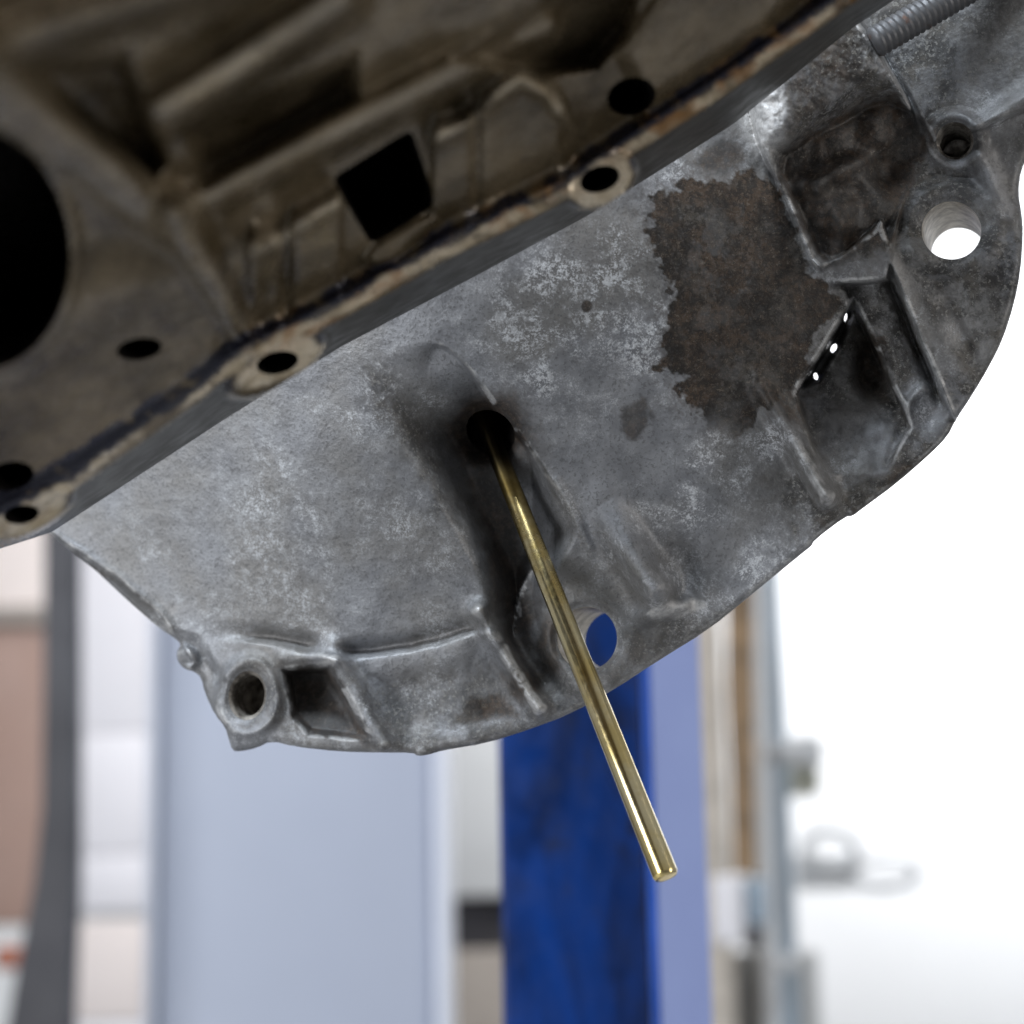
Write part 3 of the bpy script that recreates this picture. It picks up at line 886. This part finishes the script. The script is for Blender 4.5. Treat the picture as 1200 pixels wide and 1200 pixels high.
floor = box('floor', -9, 9, -5, 12, -0.2, 0, M_FLOOR, None, 0); tag(floor, kind='structure')
wall = box('wall', -9, 9, 6.0, 6.2, 0.004, 5.0, M_WALL, None, 0); tag(wall, kind='structure')

# lift post
Yp = 1.38
p0 = on_plane(583, 1000, Yp)
post = empty('lift_post', (p0[0] + .06, Yp + .05, 0), label='scuffed blue steel lift post behind the gold rod', cat='lift post')
top = 2.6
xl, xe, xr = on_plane(586, 1000, Yp)[0], on_plane(757, 1000, Yp)[0], on_plane(830, 1000, Yp)[0]
box('front_plate', xl, xe, Yp, Yp + .012, 0, top, M_BLUE, post, .003)
# the return flange, angled to the white wall, whose light is painted in as paler blue
def prism(name, pts, z0, z1, mat, parent):
    n = len(pts)
    V = [(px_, py_, z0) for px_, py_ in pts] + [(px_, py_, z1) for px_, py_ in pts]
    Fc = [(i, (i + 1) % n, (i + 1) % n + n, i + n) for i in range(n)] + [tuple(range(n - 1, -1, -1)), tuple(range(n, 2 * n))]
    return mesh_obj(name, V, Fc, mat, parent, False)
prism('edge_strip', [(xe + .0005, Yp - .001), (xe + .006, Yp - .001), (xe + .006, Yp + .014), (xe + .0005, Yp + .014)], 0, top, plain('worn_blue', (0.012, 0.06, 0.30), .4, 0, .2, 20), post)
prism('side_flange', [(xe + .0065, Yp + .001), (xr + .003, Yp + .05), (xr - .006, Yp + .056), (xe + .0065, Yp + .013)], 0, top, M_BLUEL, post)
box('back_plate', xl, xl + .01, Yp + .013, Yp + .08, 0, top, M_BLUE, post, .002)
box('base_plate', xl - .08, xr + .08, Yp - .1, Yp + .16, 0.004, .02, M_BLUE, post, .004)

# pale cabinet / column
cab = empty('pale_column', (on_plane(350, 1000, 3.2)[0], 3.3, 0), label='wide pale blue-white column with a bright right edge', cat='column')
px_box('column_face', 186, 506, 600, 1200, 3.2, .4, M_CAB, cab, .02, 0, 3.2)
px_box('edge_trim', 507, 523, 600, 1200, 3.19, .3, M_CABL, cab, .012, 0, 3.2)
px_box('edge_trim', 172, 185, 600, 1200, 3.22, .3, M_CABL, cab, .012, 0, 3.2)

# cladding with horizontal joints
clad = empty('cladding_wall', (on_plane(130, 1000, 4.2)[0], 4.25, 0), label='white panelled wall strip left of the pale column', cat='wall')
for ya, yb, mt in ((400, 857, M_CLAD), (858, 1000, M_CLAD), (1001, 1068, M_CLAD), (1078, 1196, M_CREAM), (1199, 1500, M_CLAD)):
    px_box('panel', 84, 196, ya, yb, 4.2, .05, mt, clad, .004)
px_box('joint_strip', 84, 196, 1069, 1077, 4.21, .04, M_GREY, clad, .002)

# far left door with a pale top panel
door = empty('brown_door', (on_plane(0, 1000, 4.6)[0], 4.65, 0), label='pink-brown door panel with cream top behind the dark post', cat='door')
px_box('upper_panel', -160, 80, 400, 712, 4.6, .05, M_CREAM, door)
px_box('rail', -160, 80, 713, 732, 4.58, .07, M_TAUPE, door)
px_box('lower_panel', -160, 80, 733, 1085, 4.6, .05, M_BROWN, door)
px_box('base_panel', -160, 80, 1087, 1400, 4.6, .05, M_GREY, door, low=0)
lm = px_box('warning_light', -10, 34, 1108, 1136, 4.4, .06, M_ORANGE, None, .02)
tag(lm, 'small orange plastic box low beside the brown door', 'box')

# dark upright with a foot that sweeps left
def sweep(name, pts, w, Y, mat, parent=None):
    P = np.array([on_plane(a, b_, Y) for a, b_ in pts]); n = len(P)
    V, Fc = [], []
    for i in range(n):
        d = P[min(i + 1, n - 1)] - P[max(i - 1, 0)]; d /= np.linalg.norm(d)
        s_ = np.cross(d, [0, 1, 0]); s_ /= np.linalg.norm(s_)
        for a, b_ in ((-1, -1), (1, -1), (1, 1), (-1, 1)): V.append(P[i] + s_ * a * w[i] / 2 + np.array([0, b_ * .03, 0]))
    for i in range(n - 1):
        for k in range(4):
            Fc.append((i * 4 + k, i * 4 + (k + 1) % 4, i * 4 + 4 + (k + 1) % 4, i * 4 + 4 + k))
    Fc += [(3, 2, 1, 0), tuple((n - 1) * 4 + k for k in range(4))]
    return mesh_obj(name, V, Fc, mat, parent, False)
k_ = 3.0 / F
o = sweep('dark_upright', [(75, 300), (74, 620), (74, 800), (73, 950), (68, 1040), (58, 1120), (48, 1220), (40, 1320)], [34 * k_, 34 * k_, 35 * k_, 37 * k_, 46 * k_, 58 * k_, 70 * k_, 80 * k_], 3.0, M_DARK)
tag(o, 'dark grey upright with a widening foot at far left', 'upright')

# strip between column and post
low = empty('grey_locker', (on_plane(550, 1000, 4.4)[0], 4.5, 0), label='light grey locker with a dark base between column and blue post', cat='locker')
px_box('locker_face', 516, 620, 400, 1050, 4.4, .3, M_GREY, low)
px_box('dark_gap', 516, 620, 1051, 1112, 4.45, .25, M_DARK, low)
px_box('plinth', 516, 620, 1113, 1500, 4.4, .3, M_TAUPE, low, low=0)

# right of the post: plaster edge, timber, pipes, fittings
o = px_box('plaster_pier', 806, 852, 500, 1200, 3.4, .3, M_TAN, None, .01, 0, 3.2); tag(o, 'rough beige plaster pier right of the blue post', 'pier')
o = sweep('timber_post', [(866, 500), (867, 800), (870, 900), (872, 1024)], [30 * 3.3 / F, 30 * 3.3 / F, 26 * 3.3 / F, 24 * 3.3 / F], 3.3, M_WOOD); tag(o, 'brown timber post against the beige plaster pier', 'timber post')
o = px_box('white_frame', 884, 906, 500, 1200, 3.5, .2, M_WALL, None, .01, 0, 3.2); tag(o, 'white frame upright between timber post and grey pipe', 'frame')
def tube(name, a, b_, rad, mat, parent=None, n=20):
    L_ = np.linalg.norm(np.array(b_) - a)
    V, Fc = lathe(a, b_, [(0, rad), (L_, rad)], n)
    o_ = mesh_obj(name, V, Fc, mat, parent); return o_
pipe = empty('grey_pipe', on_plane(915, 1300, 3.45), label='thin blue-grey vertical pipe on the right wall', cat='pipe')
pb, pt = on_plane(915, 1300, 3.45), on_plane(915, 560, 3.45)
pt[0] = pb[0] = on_plane(916, 950, 3.45)[0]; pb[2] = 0; pt[2] = 3.0
tube('pipe', pb, pt, 10 * 3.45 / F, M_STEEL, pipe)
for yy in (872, 1120):
    px_box('clamp', 898, 934, yy, yy + 18, 3.42, .05, M_GALV, pipe, .004)
bk = empty('pipe_bracket', on_plane(948, 930, 3.6), label='small olive and white bracket fixed beside the grey pipe', cat='bracket')
px_box('cover', 928, 966, 858, 896, 3.6, .10, M_GALV, bk, .008)
px_box('body', 926, 962, 898, 930, 3.62, .08, M_OLIVE, bk, .008)
lt = empty('gate_latch', on_plane(1000, 1020, 3.6), label='grey metal latch sticking out over the white wall', cat='latch')
px_box('plate', 934, 1000, 1000, 1042, 3.62, .05, M_GALV, lt, .006)
def ringtube(name, pts, rad, Y, mat, parent):
    P = np.array([on_plane(a, b_, Y) for a, b_ in pts]); n = len(P); V, Fc = [], []; K = 10
    for i in range(n):
        d = P[(i + 1) % n] - P[i - 1]; d /= np.linalg.norm(d); s_ = np.cross(d, [0, 1, 0]); s_ /= np.linalg.norm(s_)
        for k in range(K):
            a = 2 * math.pi * k / K; V.append(P[i] + s_ * rad * math.cos(a) + np.array([0, rad * math.sin(a), 0]))
    for i in range(n):
        for k in range(K): Fc.append((i * K + k, i * K + (k + 1) % K, ((i + 1) % n) * K + (k + 1) % K, ((i + 1) % n) * K + k))
    return mesh_obj(name, V, Fc, mat, parent)
ringtube('loop', chaikin([(1000, 1008), (1072, 1006), (1074, 1036), (1000, 1040)], 2), 6 * 3.6 / F, 3.6, M_GALV, lt)
ringtube('hook', chaikin([(940, 985), (975, 968), (1006, 990), (1000, 1014), (950, 1016)], 2), 7 * 3.6 / F, 3.58, M_GALV, lt)
jb = empty('junction_box', on_plane(870, 1100, 3.3), label='small grey and white box under the timber post', cat='junction box')
px_box('lid', 838, 872, 1026, 1106, 3.25, .06, M_CLAD, jb, .006)
px_box('housing', 872, 900, 1030, 1084, 3.27, .06, M_STEEL, jb, .006)
px_box('gland', 874, 896, 1086, 1110, 3.27, .05, M_DARK, jb, .006)
o = px_box('cable_tray', 838, 962, 1114, 1300, 3.62, .1, M_GREY, None, .01, 0); tag(o, 'light grey cable tray low behind the grey pipe', 'cable tray')
